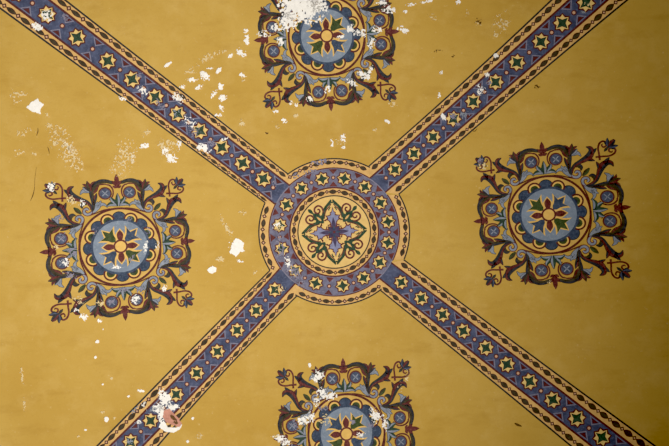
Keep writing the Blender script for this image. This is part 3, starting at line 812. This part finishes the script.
# left rosette
B('flake_cluster', 'white flaking on the outer corner scroll of the left rosette', 'flaking paint', [(52, 187, 6, 6, 0, .40, 2.4, 'white'), (72, 200, 9, 7, 30, .47, 2.2, 'scuff'), (60, 218, 7, 6, 0, .46, 2.2, 'line'), (84, 203, 6, 6, 0, .48, 2.2, 'white')], FL)
B('flake_cluster', 'white flaking on the outer roundels of the left rosette', 'flaking paint', [(63, 237, 6, 6, 0, .47, 2, 'line'), (66, 262, 6, 6, 0, .43, 2, 'white'), (70, 275, 10, 6, 20, .46, 2.2, 'line'), (73, 252, 8, 8, 0, .47, 2.2, 'line'), (57, 247, 5, 4, 0, .45, 2, 'scuff')], FL)
B('flake_cluster', 'white wear on the disc edge of the left rosette', 'flaking paint', [(146, 247, 3, 9, 10, .42, 2.4, 'white'), (117, 267, 8, 3, 0, .43, 2.2, 'white'), (133, 258, 7, 5, -20, .48, 2.2, 'line'), (148, 231, 5, 7, 0, .50, 2, 'line'), (158, 245, 3, 8, 0, .48, 2, 'white'), (130, 219, 5, 4, 0, .50, 2, 'line'), (95, 232, 8, 6, 0, .52, 2, 'line')], FL)
B('flake_cluster', 'white flaking on the lower scrolls of the left rosette', 'flaking paint', [(112, 301, 6, 6, 0, .47, 2, 'line'), (136, 299, 7, 6, 0, .44, 2.2, 'white'), (140, 290, 8, 5, 20, .47, 2.2, 'line'), (100, 303, 8, 6, 0, .50, 2, 'scuff'), (80, 300, 10, 7, 30, .50, 2, 'scuff'), (125, 290, 8, 5, 0, .48, 2, 'line'), (165, 288, 5, 5, 0, .46, 2.2, 'white')], FL)
B('flake_cluster', 'white flakes hanging under the lower corner of the left rosette', 'flaking paint', [(84, 317, 5, 5, 20, .38, 2.6, 'white'), (100, 321, 3, 3, 0, .38, 2.4, 'white'), (77, 310, 4, 4, 0, .46, 2.2, 'white'), (104, 329, 1.4, 1.4, 0, .4, 2, 'white')], FL)
B('flake_cluster', 'single white fleck with dark edge below the left rosette', 'flaking paint', [(98, 341.5, 2.4, 1.8, -10, .2, 3, 'white')], FL)
# lower left web
B('flake_cluster', 'small white dot on ochre above the band near the bottom edge', 'flaking paint', [(107, 419, 2.3, 2.6, 0, .12, 3, 'white'), (103, 412, 3, 2.5, 0, .44, 2, 'scuff'), (115, 418, 3, 2, 0, .46, 2, 'scuff')], FL)
B('flake_cluster', 'thin white flake close above the pink hole', 'flaking paint', [(141, 390.5, 3.8, 1.5, 8, .18, 3, 'white'), (129, 396, 2, 1.6, 0, .34, 2, 'white')], FL)
B('flake_cluster', 'scattered white specks on ochre below the left rosette', 'flaking paint', [(96, 357, 1.5, 1.4, 0, .2, 3, 'white'), (103, 384, 1.3, 1.2, 0, .2, 3, 'white'), (86, 429.5, 1.4, 1, 0, .22, 3, 'white'), (112, 378, 1.5, 1.5, 0, .3, 3, 'scuff'), (79, 436, 1.6, 1.4, 0, .3, 3, 'scuff')], FL)
B('scuff', 'thin vertical scuff low on the ochre near the left edge', 'scuff', [(23, 378, 2, 9, -10, .42, 2.2, 'scuff'), (25, 404, 2, 10, 0, .47, 2, 'scuff'), (22, 370, 3, 4, 0, .46, 2, 'scuff')], 'chalky scuffs')
B('flake_cluster', 'pale specks on the band border before the pink hole', 'flaking paint', [(136, 409, 8, 3, -45, .48, 2, 'paleblue'), (139, 422, 4, 3, 0, .43, 2, 'white'), (144, 404, 5, 3, -40, .47, 2, 'white'), (130, 441, 6, 5, 0, .48, 2, 'paleblue')], FL)
B('scuff', 'faint scuff on ochre past the pink hole', 'scuff', [(200, 436, 7, 6, 0, .52, 2, 'scuff'), (193, 418, 1.6, 1.6, 0, .25, 3, 'white'), (188, 441, 1.6, 1.5, 0, .25, 3, 'white')], 'chalky scuffs')
# bottom rosette
B('flake_cluster', 'white flaking on the upper side scroll of the bottom rosette', 'flaking paint', [(318, 376, 7, 9, 30, .42, 2.6, 'white'), (329, 396, 10, 5, -10, .36, 3, 'white'), (322, 392, 7, 6, 0, .42, 2.6, 'white'), (316, 402, 5, 8, 10, .46, 2.4, 'white'), (322, 408, 9, 5, 0, .48, 2.2, 'line'), (325, 420, 9, 9, 0, .48, 2.2, 'scuff')], FL)
B('flake_cluster', 'white flaking on the outer roundel of the bottom rosette', 'flaking paint', [(304, 420, 10, 6, -15, .42, 2.4, 'white'), (296, 424, 8, 8, 0, .45, 2.4, 'line'), (280, 438, 10, 5, 10, .42, 2.4, 'white'), (276, 436, 6, 3, 0, .42, 2.4, 'scuff'), (312, 416, 6, 8, 0, .46, 2.4, 'white'), (286, 443, 10, 5, 0, .46, 2.2, 'white')], FL)
B('flake_cluster', 'white flaking on the disc rim of the bottom rosette', 'flaking paint', [(377, 416, 9, 7, 30, .40, 2.6, 'white'), (385, 424, 5, 9, 0, .43, 2.6, 'white'), (371, 424, 6, 6, 0, .47, 2.2, 'line'), (361, 434, 7, 5, 0, .46, 2.2, 'white'), (372, 408, 5, 4, 0, .46, 2.2, 'white'), (353, 422, 5, 4, 0, .46, 2, 'line')], FL)
B('flake_cluster', 'lone white fleck above the bottom rosette scrolls', 'flaking paint', [(309.5, 365, 1.6, 2.3, 0, .15, 3, 'white')], FL)
B('scuff', 'pale halo of rubbed paint beside the bottom rosette corner', 'scuff', [(407, 376, 4, 9, 10, .50, 2.4, 'scuff'), (400, 388, 5, 8, 0, .54, 2.4, 'scuff')], 'chalky scuffs')
# right rosette
B('scuff', 'pale rubbed spot on the outer corner heart of the right rosette', 'scuff', [(483, 166, 8, 6, 10, .46, 2.4, 'scuff'), (480, 161, 4, 4, 0, .44, 2.2, 'line')], 'chalky scuffs')
B('scuff', 'small pale rub by the lower finial of the right rosette', 'scuff', [(549, 283, 4, 4, 0, .47, 2.2, 'scuff')], 'chalky scuffs')
# cracks and dark marks
def crack(label, P, w, cat='crack', name='crack', extra=()):
    sh = Sheet(); I = lambda Q: np.asarray(Q)
    stroke(sh, I, P, w, 'crack', 17)
    for b in extra: field_sheet(sh, *b[:7], int(rng.randint(1, 900)), b[7], 18)
    o = sh.build(name, None, label, P[0]); o['category'] = cat
crack('thin crack in the ochre beside the outer corner of the left rosette', [(37, 167), (35.5, 178), (35, 188), (33.5, 195), (31, 201)], [.1, .25, .35, .8, .2])
crack('short crack in the ochre below the lone pointed chip', [(38.5, 128), (38.4, 132), (37, 136)], [.3, .8, .2])
crack('tiny crack beside the long chalky scuff', [(48, 147), (49.2, 150), (50, 154)], [.2, .8, .2])
crack('tiny dark crack on ochre near the flaked band by the ring', [(265.5, 132.5), (267, 133.6), (268.5, 133)], [.6, 1.6, .5])
crack('dark nick on ochre between the bottom rosette and clean band', [(514.5, 423), (517.5, 424.6), (521.5, 426)], [1.0, 2.4, .8])
crack('dark speckled spot beside the band above the right rosette', [(536, 85.5), (537.5, 87), (538.5, 88.5)], [.6, 1.6, .5], 'stain', 'dark_spot', [(537, 86.5, 4, 3.4, 0, .42, 1.8, 'crack')])
crack('hairline crack in ochre at the top edge above the right rosette', [(469, 128), (474, 131.5), (477, 129)], [.3, .6, .2])

# ------------------------------------------------------------------ light: one unseen lamp near the camera, aimed to give the falloff, and soft light from the room
wd = bpy.data.worlds.new('room_light'); scene.world = wd; wd.use_nodes = True
bg = wd.node_tree.nodes['Background']; bg.inputs['Color'].default_value = (1.0, .88, .62, 1); bg.inputs['Strength'].default_value = 0.06
def area(name, loc, target, size, power, col):
    l = bpy.data.lights.new(name, 'AREA'); l.shape = 'DISK'; l.size = size; l.energy = power; l.color = col
    o = bpy.data.objects.new(name, l); COL.objects.link(o); o.location = loc
    o.rotation_euler = (Vector(target) - Vector(loc)).to_track_quat('-Z', 'Y').to_euler()
    return o
area('lamp', (.443, .414, -.269), (.443 - .884, .414 - .2155, -.269 + .501), .5, 211, (1.0, 1.0, .98))
scene.view_settings.view_transform = 'Standard'
scene.view_settings.look = 'None'
scene.view_settings.use_curve_mapping = True          # a photographic toe: deep tones gain contrast and colour
cm = scene.view_settings.curve_mapping
cm.black_level = (TOE, TOE, TOE); cm.update()
for o in scene.objects:
    if '_w' in o: del o['_w']
